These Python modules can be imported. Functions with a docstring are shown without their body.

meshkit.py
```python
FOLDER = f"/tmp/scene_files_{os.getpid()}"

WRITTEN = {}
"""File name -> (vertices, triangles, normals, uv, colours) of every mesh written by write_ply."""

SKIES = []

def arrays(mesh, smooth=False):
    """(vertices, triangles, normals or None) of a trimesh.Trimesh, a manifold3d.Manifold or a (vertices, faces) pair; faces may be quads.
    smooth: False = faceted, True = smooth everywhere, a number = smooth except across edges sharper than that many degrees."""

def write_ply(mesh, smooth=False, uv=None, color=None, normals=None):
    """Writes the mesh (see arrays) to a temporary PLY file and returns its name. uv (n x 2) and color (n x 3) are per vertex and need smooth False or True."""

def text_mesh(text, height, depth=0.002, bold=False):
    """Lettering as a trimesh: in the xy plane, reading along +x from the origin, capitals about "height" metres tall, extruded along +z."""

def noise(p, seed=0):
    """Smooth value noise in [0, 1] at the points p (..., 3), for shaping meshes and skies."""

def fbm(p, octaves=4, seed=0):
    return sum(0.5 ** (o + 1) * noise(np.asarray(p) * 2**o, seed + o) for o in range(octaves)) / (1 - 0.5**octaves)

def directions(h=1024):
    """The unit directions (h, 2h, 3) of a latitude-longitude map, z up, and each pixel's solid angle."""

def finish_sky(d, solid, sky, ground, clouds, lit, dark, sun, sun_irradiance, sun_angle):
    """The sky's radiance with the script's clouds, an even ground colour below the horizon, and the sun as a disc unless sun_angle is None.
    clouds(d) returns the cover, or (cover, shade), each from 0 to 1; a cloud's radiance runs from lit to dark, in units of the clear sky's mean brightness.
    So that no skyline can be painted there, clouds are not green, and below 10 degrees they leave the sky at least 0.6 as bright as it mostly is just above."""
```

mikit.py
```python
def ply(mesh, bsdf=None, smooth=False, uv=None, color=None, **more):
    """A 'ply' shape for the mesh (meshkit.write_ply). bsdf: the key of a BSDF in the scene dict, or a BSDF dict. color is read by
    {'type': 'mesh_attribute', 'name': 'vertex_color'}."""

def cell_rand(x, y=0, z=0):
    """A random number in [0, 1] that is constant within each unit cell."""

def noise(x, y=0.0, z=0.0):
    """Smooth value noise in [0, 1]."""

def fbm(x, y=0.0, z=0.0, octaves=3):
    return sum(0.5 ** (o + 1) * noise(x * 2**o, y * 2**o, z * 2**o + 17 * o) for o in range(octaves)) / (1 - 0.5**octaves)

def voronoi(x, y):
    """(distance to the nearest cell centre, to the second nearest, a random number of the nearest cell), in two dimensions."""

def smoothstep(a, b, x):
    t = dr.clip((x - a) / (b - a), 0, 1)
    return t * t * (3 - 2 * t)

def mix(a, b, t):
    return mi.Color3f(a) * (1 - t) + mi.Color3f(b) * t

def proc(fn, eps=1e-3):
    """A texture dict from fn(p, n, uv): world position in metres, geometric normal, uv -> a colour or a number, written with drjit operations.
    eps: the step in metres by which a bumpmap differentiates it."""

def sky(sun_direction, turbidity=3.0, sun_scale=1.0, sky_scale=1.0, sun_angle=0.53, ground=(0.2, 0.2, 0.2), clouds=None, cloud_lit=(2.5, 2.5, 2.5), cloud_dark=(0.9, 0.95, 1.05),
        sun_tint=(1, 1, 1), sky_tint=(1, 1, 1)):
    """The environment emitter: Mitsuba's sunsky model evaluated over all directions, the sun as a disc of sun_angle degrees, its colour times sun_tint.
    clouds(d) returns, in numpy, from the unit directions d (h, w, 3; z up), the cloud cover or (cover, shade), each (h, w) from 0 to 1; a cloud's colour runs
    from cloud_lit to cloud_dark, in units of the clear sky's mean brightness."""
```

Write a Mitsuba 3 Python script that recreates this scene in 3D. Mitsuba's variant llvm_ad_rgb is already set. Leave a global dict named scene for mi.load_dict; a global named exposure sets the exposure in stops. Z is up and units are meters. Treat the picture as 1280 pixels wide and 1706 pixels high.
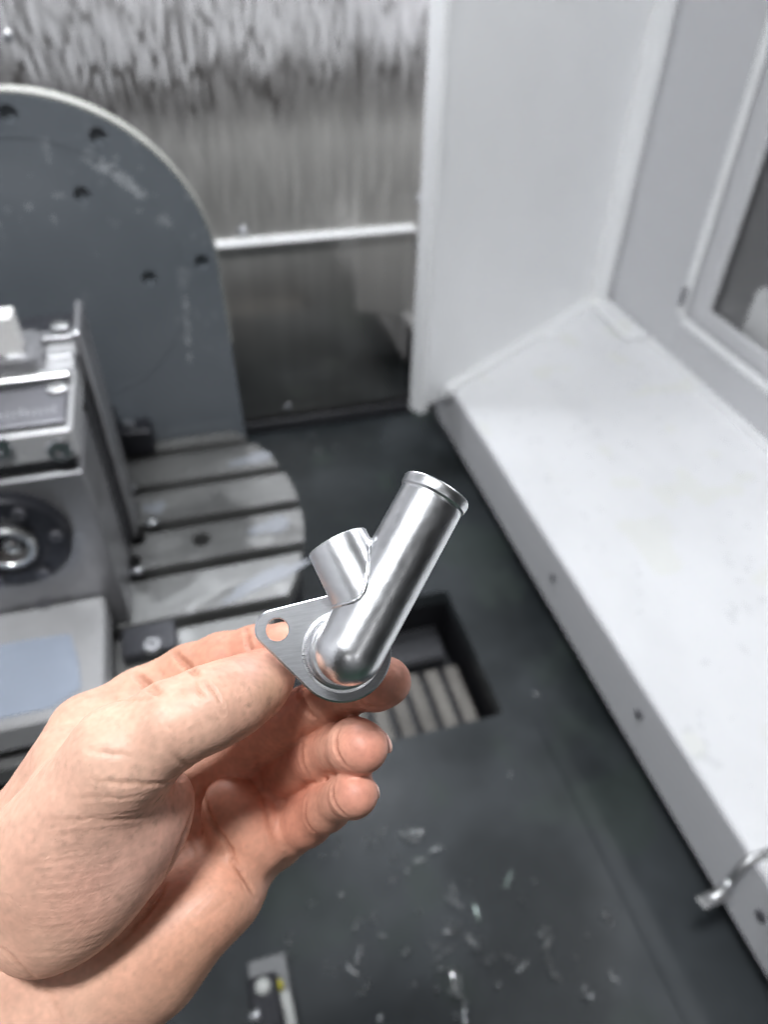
import math
import numpy as np, trimesh, mitsuba as mi, drjit as dr
import manifold3d as m3
import shapely.geometry as sg
from shapely import affinity
from scipy.spatial import cKDTree
from scipy.interpolate import PchipInterpolator
import mikit, meshkit
from mikit import proc, noise, fbm, voronoi, smoothstep, mix

T = mi.ScalarTransform4f
scene, labels = {}, {}

# ---------------------------------------------------------------- camera (phone held inside the machine, looking down into it)
EYE = np.array([0, 0, 0.95])
def _unit(a): return np.asarray(a, float) / np.linalg.norm(a)
_F = 1216.0
_down = _unit([605 - 640, 2220 - 853, _F]); _away = np.array([180 - 640, -240 - 853, _F], float)
_away = _unit(_away - _down * (_away @ _down))
ROT = np.stack([np.cross(_down, _away), _away, -_down])      # world = EYE + ROT @ (right, down, forward)
scene['camera'] = {'type': 'thinlens', 'fov': 2 * math.degrees(math.atan(640 / _F)), 'fov_axis': 'x', 'aperture_radius': 0.00165, 'focus_distance': 0.224,
                   'near_clip': 0.02, 'far_clip': 40.0,
                   'to_world': T().look_at(EYE.tolist(), (EYE + ROT @ [0, 0, 1.0]).tolist(), (ROT @ [0, -1.0, 0]).tolist())}

# ---------------------------------------------------------------- light: LED work lights of the machine, ceiling lights of the workshop in front of it
exposure = 0.18
LIGHTS = [  # name, centre, look at, half width (x), half depth, radiance
    ('work_light', (-0.22, 0.03, 1.95), (-0.08, 0.15, 0.5), 0.17, 0.08, (118, 120.5, 124)),
    ('work_light', (0.92, 0.42, 1.38), (0.25, 0.5, 0.15), 0.45, 0.05, (11, 11.2, 11.6)),
    ('work_light', (0.1, 1.27, 1.42), (0.1, 0.5, 0.2), 0.45, 0.035, (40, 41.5, 44)),
    ('ceiling_light', (-1.3, -4.0, 3.3), (-1.3, -4.0, 0), 0.6, 0.3, (5, 5, 5.1)),
    ('ceiling_light', (1.0, -4.0, 3.3), (1.0, -4.0, 0), 0.6, 0.3, (5, 5, 5.1)),
]

# ---------------------------------------------------------------- helpers
def at(u, v, axis, val):
    d = ROT @ np.array([(u - 640) / _F, (v - 853) / _F, 1.0])
    return EYE + d * ((val - EYE[axis]) / d[axis])

def numbered(name):
    if name not in scene and name not in labels and not any(k.startswith(name + '__') for k in scene): return name
    i = 1
    while f'{name}_{i:03d}' in scene or f'{name}_{i:03d}' in labels or any(k.startswith(f'{name}_{i:03d}__') for k in scene): i += 1
    return f'{name}_{i:03d}'

def thing(name, label, cat, group=None):
    k = numbered(name); labels[k] = {'label': label, 'category': cat}
    if group: labels[k]['group'] = group
    return k

def put(name, mesh, mat, parent=None, smooth=35, label=None, **kw):
    k = numbered((parent + '__' if parent else '') + name)
    if isinstance(mesh, (list, tuple)) and len(mesh) and hasattr(mesh[0], 'faces'): mesh = trimesh.util.concatenate(mesh)
    scene[k] = mikit.ply(mesh, mat, smooth=smooth, **kw)
    if label: labels[k] = {'label': label}
    return k

def structure(name, mesh, mat, smooth=35, label=None):
    k = put(name, mesh, mat, None, smooth); labels[k] = {'kind': 'structure', **({'label': label} if label else {})}
    return k

def box(x0, x1, y0, y1, z0, z1, c=0.0015):
    """box with chamfered edges"""
    lo, hi = np.array([x0, y0, z0], float), np.array([x1, y1, z1], float)
    c = min(c, 0.45 * (hi - lo).min())
    pts = []
    for k in range(3):
        a, b = lo + c, hi - c
        a[k], b[k] = lo[k], hi[k]
        pts += [[(a, b)[i][0], (a, b)[j][1], (a, b)[l][2]] for i in (0, 1) for j in (0, 1) for l in (0, 1)]
    return trimesh.convex.convex_hull(np.array(pts))

def mani(m): return m3.Manifold(m3.Mesh(np.asarray(m.vertices, np.float32), np.asarray(m.faces, np.uint32)))
def tri(m):
    q = m.to_mesh(); return trimesh.Trimesh(q.vert_properties[:, :3], q.tri_verts, process=False)

def align(z, x=None):
    z = _unit(z); x = np.cross([0, 1, 0] if abs(z[1]) < 0.9 else [1, 0, 0], z) if x is None else np.asarray(x, float) - z * (z @ np.asarray(x, float))
    x = _unit(x); m = np.eye(4); m[:3, 0], m[:3, 1], m[:3, 2] = x, np.cross(z, x), z
    return m

def moved(mesh, p, z=(0, 0, 1), x=None):
    mesh = mesh.copy(); m = align(z, x); m[:3, 3] = p; mesh.apply_transform(m); return mesh

def lathe(profile, n=48): return trimesh.creation.revolve(np.array(profile, float), sections=n)

def extrude(poly, h):
    ps = getattr(poly, 'geoms', [poly])
    return trimesh.util.concatenate([trimesh.creation.extrude_polygon(q, h, engine='earcut') for q in ps])

def screw(r, h, socket=True, n=24):
    """cap screw head along +z with a hexagon socket"""
    prof = [(0, 0), (r, 0), (r, h * .8), (r * .88, h), (0, h)]
    b = lathe(prof, n)
    if not socket: return b
    hexa = m3.CrossSection.circle(r * .52, 6).extrude(h)
    return tri(mani(b) - hexa.translate([0, 0, h * .4]))

def dome(r, h, n=24):
    a = np.linspace(0, np.pi / 2, 7)
    return lathe([(0, 0)] + [(r * math.cos(t), h * math.sin(t)) for t in a[:-1]] + [(0, h)], n)

def tube_along(pts, r, n=12):
    """round bar along a polyline, with closed ends"""
    p = np.asarray(pts, float); t = np.gradient(p, axis=0); t /= np.linalg.norm(t, axis=1)[:, None]
    r = np.broadcast_to(r, (len(p),)); a = np.cross(t[0], [0.3, 0.1, 0.94]); V = []
    for i in range(len(p)):
        a = _unit(a - t[i] * (a @ t[i])); b = np.cross(t[i], a); th = np.arange(n) * 2 * np.pi / n
        V.append(p[i] + r[i] * (np.cos(th)[:, None] * a + np.sin(th)[:, None] * b))
    V = np.vstack(V + [p[:1], p[-1:]]); F = []
    for i in range(len(p) - 1):
        for j in range(n):
            k = (j + 1) % n; F += [[i * n + j, i * n + k, (i + 1) * n + k], [i * n + j, (i + 1) * n + k, (i + 1) * n + j]]
    for j in range(n):
        k = (j + 1) % n; F += [[len(V) - 2, k, j], [len(V) - 1, (len(p) - 1) * n + j, (len(p) - 1) * n + k]]
    return trimesh.Trimesh(V, F, process=False)

def smooth_path(pts, n=30):
    p = np.asarray(pts, float); s = np.r_[0, np.cumsum(np.linalg.norm(np.diff(p, axis=0), axis=1))]
    return PchipInterpolator(s, p)(np.linspace(0, s[-1], n))

# ---------------------------------------------------------------- materials
def mat(name, **kw): scene[name] = {'type': 'twosided', 'inner': {'type': 'principled', **kw}}
def rgb(*c): return {'type': 'rgb', 'value': list(c)}
def bumped(name, fn, scale, eps=5e-4, **kw):
    scene[name] = {'type': 'twosided', 'inner': {'type': 'bumpmap', 'tex': proc(fn, eps), 'scale': scale, 'inner': {'type': 'principled', **kw}}}

def f_steel_col(p, n, uv):
    wx = p.x + 0.010 * (fbm(p.x * 30, p.z * 16, 3.0, 2) - 0.5)
    d1, d2, c = voronoi(wx * 96 + 0.25 * noise(p.x * 60, p.z * 30), p.z * 14 + 1.6 * noise(p.x * 34, 7.0))
    edge = smoothstep(0.30, 0.04, d2 - d1)                                   # tongues of coolant with dark outlines
    fine = fbm(wx * 190, p.z * 15, 5.0, 3)
    clump = fbm(p.x * 24, p.z * 7, 2.0, 3)
    high = smoothstep(0.60, 0.70, p.z + 0.10 * (clump - 0.5))
    run = dr.clip(edge * (0.45 + 0.9 * smoothstep(.35, .65, clump)) + 0.5 * smoothstep(.52, .7, fine), 0, 1) * high * (0.45 + 0.55 * smoothstep(0.86, 0.70, p.z))
    band = smoothstep(0.585, 0.65, p.z + 0.07 * (fine - .5)) * smoothstep(0.73, 0.665, p.z + 0.12 * (clump - .5))
    low = 0.30 * smoothstep(.3, .6, fine) * smoothstep(.62, .5, p.z) * smoothstep(.40, .5, p.z)
    dirt = dr.clip(run * 0.95 + 0.55 * band + low, 0, 1)
    streak = 0.88 + 0.22 * fbm(p.x * 90, p.z * 3, 9.0, 2)
    clean = mix((0.50, 0.485, 0.46), (0.74, 0.725, 0.73), smoothstep(.60, .74, p.z + 0.1 * (clump - .5)))  # base colour lighter towards the top, painted in place of reflected brightness
    return mix(clean * streak, (0.10, 0.093, 0.088), dirt)
def f_steel_rough(p, n, uv):
    drip = fbm(p.x * 90, p.z * 8, 1.0, 3)
    return 0.10 + 0.14 * smoothstep(0.42, 0.62, drip) * smoothstep(.25, .5, p.z) + 0.26 * smoothstep(.40, .62, p.z)
def f_steel_metal(p, n, uv): return 1.0 - 0.5 * smoothstep(.12, .5, p.z) - 0.2 * smoothstep(.62, .75, p.z)      # less metallic upwards, standing in for the bright reflection on the upper sheet
mat('steel_wall_mat', base_color=proc(f_steel_col), metallic=proc(f_steel_metal), roughness=proc(f_steel_rough))

def f_floor_col(p, n, uv):
    a = fbm(p.x * 7, p.y * 7, 2.0, 4); b = fbm(p.x * 40, p.y * 40, 4.0, 3)
    c = mix((0.019, 0.023, 0.025), (0.040, 0.046, 0.050), smoothstep(0.30, 0.75, a))
    c = mix(c, (0.040, 0.055, 0.046), 0.4 * smoothstep(0.6, 0.75, fbm(p.x * 9 + 5, p.y * 9, 8.0, 3)))
    return c * (0.85 + 0.3 * b)
def f_floor_rough(p, n, uv): return 0.22 + 0.4 * fbm(p.x * 9, p.y * 9, 6.0, 3)
mat('floor_mat', base_color=proc(f_floor_col), roughness=proc(f_floor_rough), specular=0.3)

def f_white(p, n, uv):
    a = fbm(p.x * 5, p.y * 5, p.z * 5, 3); b = fbm(p.x * 60, p.y * 60, p.z * 60, 2)
    flat = smoothstep(0.8, 0.95, n.z)
    spot = smoothstep(0.70, 0.78, fbm(p.x * 16, p.y * 16, 3.0, 2)) * flat
    c = mi.Color3f(0.80, 0.805, 0.81) * (0.95 + 0.09 * a)
    c = mix(c, (0.66, 0.68, 0.40), 0.12 * spot)
    c = c * (1 - 0.05 * smoothstep(.45, .7, fbm(p.x * 8 + 3, p.y * 5, 6.0, 4)) * flat)
    return mix(c, (0.42, 0.43, 0.44), 0.22 * smoothstep(0.74, 0.84, b) * flat)
def f_white_rough(p, n, uv): return 0.2 + 0.3 * fbm(p.x * 12, p.y * 12, p.z * 12, 3)
mat('white_paint', base_color=proc(f_white), roughness=proc(f_white_rough), specular=0.45)
def f_ledge(p, n, uv): return f_white(p, n, uv) * mi.Color3f(0.90, 0.90, 0.905)      # same white, darkened on the ledge where the lamps clip it
mat('ledge_paint', base_color=proc(f_ledge), roughness=proc(f_white_rough), specular=0.5)
mat('grey_paint', base_color=rgb(0.56, 0.56, 0.575), roughness=0.4, specular=0.4)

def f_plate(p, n, uv):
    a = fbm(p.x * 12, p.z * 12, p.y * 12, 3); s = fbm(p.x * 90, p.z * 90, 1.0, 2)
    r = dr.sqrt(dr.square(p.x + 0.148) + dr.square(p.z - 0.582)); th = dr.atan2(p.z - .582, p.x + .148)
    scuff = smoothstep(0.012, 0.0, dr.abs(r - 0.152)) * smoothstep(0.48, 0.66, 0.6 * noise(th * 5, 3.0) + 0.4 * s) * smoothstep(-.3, .1, th) * smoothstep(1.5, 1.1, th)
    c = mix((0.098, 0.112, 0.127), (0.138, 0.153, 0.168), a)
    arc = smoothstep(0.010, 0.002, dr.abs(r - 0.153 + 0.004 * noise(th * 30, 2.0))) * smoothstep(.58, .66, th) * smoothstep(1.12, 1.02, th)
    line = smoothstep(0.0045, 0.001, dr.abs(p.x + 0.0025 + 0.1 * (0.51 - p.z) * 0.9)) * smoothstep(.455, .475, p.z) * smoothstep(.56, .545, p.z)
    scuff = dr.maximum(scuff * .6, dr.maximum(arc, line) * smoothstep(.3, .6, 0.4 * s + 0.6 * noise(p.x * 260, p.z * 260)))
    return mix(c, (0.5, 0.52, 0.54), 0.5 * scuff + 0.2 * smoothstep(0.68, 0.8, s) * smoothstep(.5, .7, a))
def f_plate_rough(p, n, uv): return 0.15 + 0.2 * fbm(p.x * 17, p.y * 17, p.z * 9, 3)
mat('trunnion_paint', base_color=proc(f_plate), roughness=proc(f_plate_rough), specular=0.6)
mat('bare_edge', base_color=rgb(0.5, 0.5, 0.46), metallic=0.6, roughness=0.4)

def f_iron(p, n, uv):
    a = fbm(p.x * 20, p.y * 20, p.z * 20, 3); g = fbm(p.x * 14, p.y * 220, 2.0, 2)
    return mi.Color3f(0.185, 0.186, 0.182) * (0.78 + 0.3 * a + 0.12 * g)
def f_iron_rough(p, n, uv): return 0.16 + 0.32 * smoothstep(0.36, 0.58, fbm(p.x * 13, p.y * 22, 7.0, 3))
mat('ground_iron', base_color=proc(f_iron), metallic=0.55, roughness=proc(f_iron_rough), specular=0.5)
mat('dark_iron', base_color=rgb(0.035, 0.036, 0.04), metallic=0.2, roughness=0.45)
mat('black_steel', base_color=rgb(0.022, 0.023, 0.028), metallic=0.3, roughness=0.35)
def f_tool(p, n, uv): return mi.Color3f(0.29, 0.29, 0.30) * (0.72 + 0.5 * fbm(p.x * 28, p.y * 28, p.z * 28, 3))
mat('tool_steel', base_color=proc(f_tool), metallic=0.7, roughness=0.34)
mat('dark_tool_steel', base_color=rgb(0.16, 0.16, 0.175), metallic=0.7, roughness=0.3)
mat('lip_steel', base_color=rgb(0.8, 0.8, 0.8), metallic=0.4, roughness=0.35)
mat('bright_steel', base_color=rgb(0.72, 0.73, 0.76), metallic=1.0, roughness=0.22)
mat('satin_steel', base_color=rgb(0.6, 0.6, 0.6), metallic=0.95, roughness=0.33)
def f_base(p, n, uv): return mi.Color3f(0.48, 0.48, 0.485) * (0.82 + 0.28 * fbm(p.x * 24, p.y * 24, p.z * 24, 3))
mat('pale_plate', base_color=proc(f_base), metallic=0.35, roughness=0.4)
mat('coolant', base_color=rgb(0.31, 0.35, 0.42), roughness=0.08, specular=0.9)  # grey-blue stands in for the bright reflection on the wet plate
mat('reflection_thin', base_color=rgb(0.27, 0.285, 0.31), roughness=0.12, metallic=0.3, specular=0.9)  # tone painted in place of the bluish reflections on the table strips
mat('milled_white', base_color=rgb(0.80, 0.79, 0.77), metallic=0.3, roughness=0.5)
def f_slat(p, n, uv): return mi.Color3f(0.17, 0.16, 0.145) * (0.6 + 0.8 * fbm(p.x * 40, p.y * 14, 1.0, 3))
mat('slat_mat', base_color=proc(f_slat), metallic=0.3, roughness=0.5)
mat('black_void', base_color=rgb(0.006, 0.006, 0.008), roughness=0.6)
mat('yellow_cap', base_color=rgb(0.62, 0.55, 0.06), roughness=0.4)
mat('cable_white', base_color=rgb(0.55, 0.56, 0.54), roughness=0.45)
mat('chip_metal', base_color=rgb(0.9, 0.91, 0.92), metallic=1.0, roughness=0.24)
mat('chip_green', base_color=rgb(0.62, 0.74, 0.69), metallic=1.0, roughness=0.36)
mat('grey_plastic', base_color=rgb(0.19, 0.195, 0.2), roughness=0.5)
mat('dark_panel', base_color=rgb(0.12, 0.12, 0.125), roughness=0.5)
mat('green_epoxy', base_color=rgb(0.05, 0.13, 0.09), roughness=0.3)
mat('housing', base_color=rgb(0.6, 0.6, 0.6), roughness=0.5)
mat('workshop_paint', base_color=rgb(0.78, 0.78, 0.8), roughness=0.8)
scene['window_glass'] = {'type': 'thindielectric'}

def f_alu_bump(p, n, uv): return fbm(p.x * 2600, p.y * 2600, p.z * 2600, 2) + 1.5 * noise(p.x * 520, p.y * 520, p.z * 520)
def f_alu_rough(p, n, uv): return 0.25 + 0.10 * fbm(p.x * 300, p.y * 300, p.z * 300, 3)
def f_alu_col(p, n, uv): return mi.Color3f(0.93, 0.94, 0.955) * (0.9 + 0.12 * fbm(p.x * 420, p.y * 420, p.z * 420, 3))
bumped('aluminium', f_alu_bump, 0.000022, 1.2e-4, base_color=proc(f_alu_col), metallic=1.0, roughness=proc(f_alu_rough))
def f_brush_col(p, n, uv): return mi.Color3f(0.80, 0.815, 0.84) * (0.84 + 0.24 * fbm(p.x * 300, p.y * 900, p.z * 2400, 3))
mat('brushed_aluminium', base_color=proc(f_brush_col), metallic=1.0, roughness=0.3)
def f_frost_bump(p, n, uv): return fbm(p.x * 1900, p.y * 1900, p.z * 1900, 2)
bumped('frosted_aluminium', f_frost_bump, 0.00009, 1.2e-4, base_color=rgb(0.84, 0.85, 0.86), metallic=1.0, roughness=0.3)

def f_skin_bump(p, n, uv):
    return fbm(p.x * 1500, p.y * 1500, p.z * 1500, 2) + 0.16 * fbm(p.x * 420, p.y * 520, p.z * 620, 3)
scene['skin'] = {'type': 'twosided', 'inner': {'type': 'bumpmap', 'tex': proc(f_skin_bump, 2e-4), 'scale': 0.00014, 'inner': {
    'type': 'principled', 'base_color': {'type': 'mesh_attribute', 'name': 'vertex_color'}, 'roughness': 0.48, 'specular': 0.42, 'sheen': 0.15}}}
mat('nail', base_color=rgb(0.72, 0.5, 0.44), roughness=0.25, specular=0.5, clearcoat=0.4)

# ---------------------------------------------------------------- the lamps themselves
def lamp(name, c, to, hw, hd, rad, label, cat, group=None, x=(1.0, 0, 0)):
    t = thing(name, label, cat, group)
    z = _unit(np.array(to, float) - c)
    put('housing', moved(box(-hw - .02, hw + .02, -hd - .02, hd + .02, -0.06, -0.004, .004), c, z, x), 'housing', t)
    q = trimesh.Trimesh([[-hw, -hd, 0], [hw, -hd, 0], [hw, hd, 0], [-hw, hd, 0]], [[0, 1, 2], [0, 2, 3]], process=False)
    k = put('diffuser', moved(q, c, z, x), 'housing', t, smooth=False)
    scene[k]['emitter'] = {'type': 'area', 'radiance': {'type': 'rgb', 'value': list(rad)}}
lamp(*LIGHTS[0], 'broad white LED work light above the fixture and the hand', 'lamp')
lamp(*LIGHTS[1], 'long LED bar light on the door side above the white ledge', 'lamp', x=(0, 1.0, 0))
lamp(*LIGHTS[2], 'slim LED bar light high on the steel back wall', 'lamp')
lamp(*LIGHTS[3], 'workshop ceiling light panel left of the machine opening', 'lamp')
lamp(*LIGHTS[4], 'workshop ceiling light panel right of the machine opening', 'lamp')

# ---------------------------------------------------------------- setting: chip pan, machine enclosure
YW = 1.35
OX0, OX1, OY0, OY1 = 0.03, 0.357, 0.541, 0.797
def sheet(x0, x1, y0, y1, z, zb):
    return box(x0, x1, y0, y1, zb, z, .002)
pan = extrude(sg.box(-1.0, -.35, 1.0, YW).difference(sg.box(OX0, OY0, OX1, OY1).buffer(-.008).buffer(.008)), .03); pan.apply_translation([0, 0, -.03])
structure('floor', pan, 'floor_mat', smooth=False)
structure('floor_seam', [box(.398, .404, -.3, .52, .0, .0025, .001)], 'floor_mat')
structure('pit', [box(OX0 - .012, OX0 - .001, OY0, OY1, -.25, -.031), box(OX1 + .001, OX1 + .012, OY0, OY1, -.25, -.031), box(OX0 - .012, OX1 + .012, OY0 - .012, OY0 - .001, -.25, -.031),
                  box(OX0 - .012, OX1 + .012, OY1 + .001, OY1 + .012, -.25, -.031), box(OX0 - .012, OX1 + .012, OY0 - .012, OY1 + .012, -.262, -.251)], 'black_void')
structure('workshop_floor', box(-4, 4, -5, -0.36, -.9, -.88), 'green_epoxy')
structure('workshop_wall', box(-4, 4, -5.1, -5.0, -.9, 3.6), 'workshop_paint')
structure('enclosure_wall', box(-1.02, -1.0, -.35, YW, 0, 2.1), 'grey_paint')
structure('enclosure_ceiling', box(-1.0, 1.3, 0.18, YW + .05, 2.1, 2.13), 'white_paint')

# back wall of stainless sheets
w = thing('back_wall', 'stained stainless steel back wall with dark coolant drip marks', 'wall')
put('upper_sheet', box(-1.0, .765, YW, YW + .004, 0.428, 2.1, .001), 'steel_wall_mat', w)
put('lower_sheet', box(-1.0, .765, YW + .006, YW + .01, 0.0, 0.45, .001), 'steel_wall_mat', w)
lip = sg.Polygon([(0, 0), (-.020, .002), (-.021, .005), (0, .011)])
lm = extrude(lip, 1.05)      # profile x -> y, y -> z, extruded along x
v = np.array(lm.vertices); lm = trimesh.Trimesh(np.stack([v[:, 2] - .6, YW - .001 + v[:, 0], .421 + v[:, 1]], 1), lm.faces, process=False); lm.fix_normals()
put('bent_lip', lm, 'lip_steel', w, smooth=False, label='bright bent lip running across the steel wall')
put('dark_foot_strip', box(-1.0, .75, YW - .012, YW - .001, 0.001, 0.03, .002), 'dark_iron', w)  # added dark strip standing in for the dark reflection at the wall foot
for u, vv in [(12, 60), (722, 32), (700, 330), (697, 410), (405, 383), (690, 648), (480, 677), (560, 60)]:
    if (u, vv) == (560, 60): continue
    p = at(u, vv, 1, YW)
    
    put('bolt', moved(dome(.0085, .006), p + [0, -.0005, 0], (0, -1, 0)), 'bright_steel', w, smooth=True)

# white splayed post beside the back wall
def slab(a, b, z0, z1, th, c, shift=0.0):
    a, b = np.array(a, float), np.array(b, float); L = np.linalg.norm(b - a); d = (b - a) / L
    m = box(0, L, shift, shift + th, 0, z1 - z0, c); v = np.array(m.vertices)
    nrm = np.array([-d[1], d[0]])
    return trimesh.Trimesh(np.column_stack([a[0] + v[:, 0] * d[0] + v[:, 1] * nrm[0], a[1] + v[:, 0] * d[1] + v[:, 1] * nrm[1], v[:, 2] + z0]), m.faces, process=False)
w = thing('white_post', 'tall white painted sheet metal post standing behind the white ledge', 'post')
A0, A1 = np.array([.403, 1.122]), np.array([.983, 1.482])
put('front_panel', slab(A0, A1, .150, 2.1, .03, .006), 'white_paint', w)
d_ = (A1 - A0) / np.linalg.norm(A1 - A0)
put('edge_flange', slab(A0 - d_ * .001 + np.array([d_[1], -d_[0]]) * .006, A0 + d_ * .022 + np.array([d_[1], -d_[0]]) * .006, .146, 2.1, .034, .005), 'white_paint', w)
put('corner_fold', tube_along(np.stack([np.full(20, .962), np.full(20, 1.452), np.linspace(.166, 2.1, 20)], 1), .022, 20), 'white_paint', w)

nn_ = np.array([d_[1], -d_[0]])
put('base_seam', tube_along([np.r_[A0 + d_ * t_ + nn_ * .004, .166] for t_ in (.075, .2, .4, .6, .66)], .013, 14), 'white_paint', w)

# white ledge on the right with its vertical front
w = thing('white_ledge', 'broad white ledge running along the right side, splashed with coolant', 'ledge')
put('top', box(.486, .985, -.3, 1.49, .1575, .165, .003), 'ledge_paint', w)
put('front_face', box(.483, .489, -.3, 1.25, .060, .1655, .003), 'grey_paint', w, label='narrow front face of the ledge, its shade painted in grey')  # greyer than the white top: shade of the turned-away face put into the colour
put('underside', box(.490, .60, -.3, 1.25, .062, .068, .001), 'dark_iron', w)
put('riser', box(.555, .57, -.3, 1.3, .0, .061, .001), 'dark_iron', w)
for u, vv in [(923, 962), (1066, 1190), (1270, 1525), (1176, 1368)][:3]:
    put('screw', moved(screw(.0065, .004), at(u, vv, 0, .483) + [.0005, 0, 0], (-1, 0, 0)), 'dark_tool_steel', w)
# weld fillets between ledge, post and wall
put('corner_fillet', tube_along([[.980, -.3, .166], [.980, .5, .166], [.980, 1.25, .166]], .010, 12), 'white_paint', w)
put('end_lip', box(.925, .984, 1.255, 1.46, .1655, .180, .007), 'white_paint', w)
put('highlight_dome', moved(dome(.022, .010), at(915, 556, 2, .165), (0, 0, 1)), 'white_paint', w, smooth=True)  # added dome standing in for the soft highlight on the ledge

# right hand wall with the door window
w = thing('door', 'grey painted door with a dark window behind the white ledge', 'door')
put('jamb_panel', box(.985, 1.0, 1.174, 1.52, .166, 2.1, .002), 'grey_paint', w)
put('lower_panel', box(.985, 1.0, -.3, 1.173, .166, .262, .002), 'grey_paint', w)
put('jamb_step', box(.977, .9845, 1.165, 1.185, .262, 2.1, .003), 'white_paint', w)
put('sill_step', box(.975, .9845, -.3, 1.165, .249, .268, .004), 'white_paint', w)
fr = w + '__window'
put('frame', [box(.990, 1.004, 1.115, 1.172, .264, 2.1, .002), box(.990, 1.004, -.3, 1.1145, .264, .300, .002)], 'grey_paint', fr)
put('pane', box(1.006, 1.0065, -.3, 1.12, .295, 2.1, 0), 'window_glass', fr, smooth=False)
put('latch', box(.970, .977, 1.168, 1.180, .285, .325, .002), 'dark_tool_steel', w)
structure('outer_panel', box(1.14, 1.16, -.3, 1.5, .1, 2.1), 'dark_panel')
k = thing('cover_block', 'pale grey block with a rounded corner seen through the door window', 'block')
cb = extrude(sg.box(.02, .02, .60, .26).buffer(.02), .04)
v = np.array(cb.vertices); cb = trimesh.Trimesh(np.stack([1.03 + v[:, 2], 1.05 - v[:, 0], .10 + v[:, 1]], 1), cb.faces, process=False); cb.fix_normals()
put('body', cb, 'housing', k)

# ---------------------------------------------------------------- slat conveyor in the pit
k = thing('chip_conveyor', 'brown slatted chip conveyor inside the floor opening behind the hand', 'conveyor')
for i in range(9):
    x = OX0 + .012 + i * .0345
    put('slat', box(x, x + .024, OY0 + .004, OY0 + .150, -.075, -.068, .0025), 'slat_mat', k)
put('bed', box(OX0 + .002, OX1 - .018, OY0 + .003, OY1 - .003, -.095, -.085), 'dark_iron', k)
put('cross_bar', box(OX0 + .002, OX1 - .03, OY0 + .158, OY0 + .185, -.075, -.050, .004), 'dark_iron', k)

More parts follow.
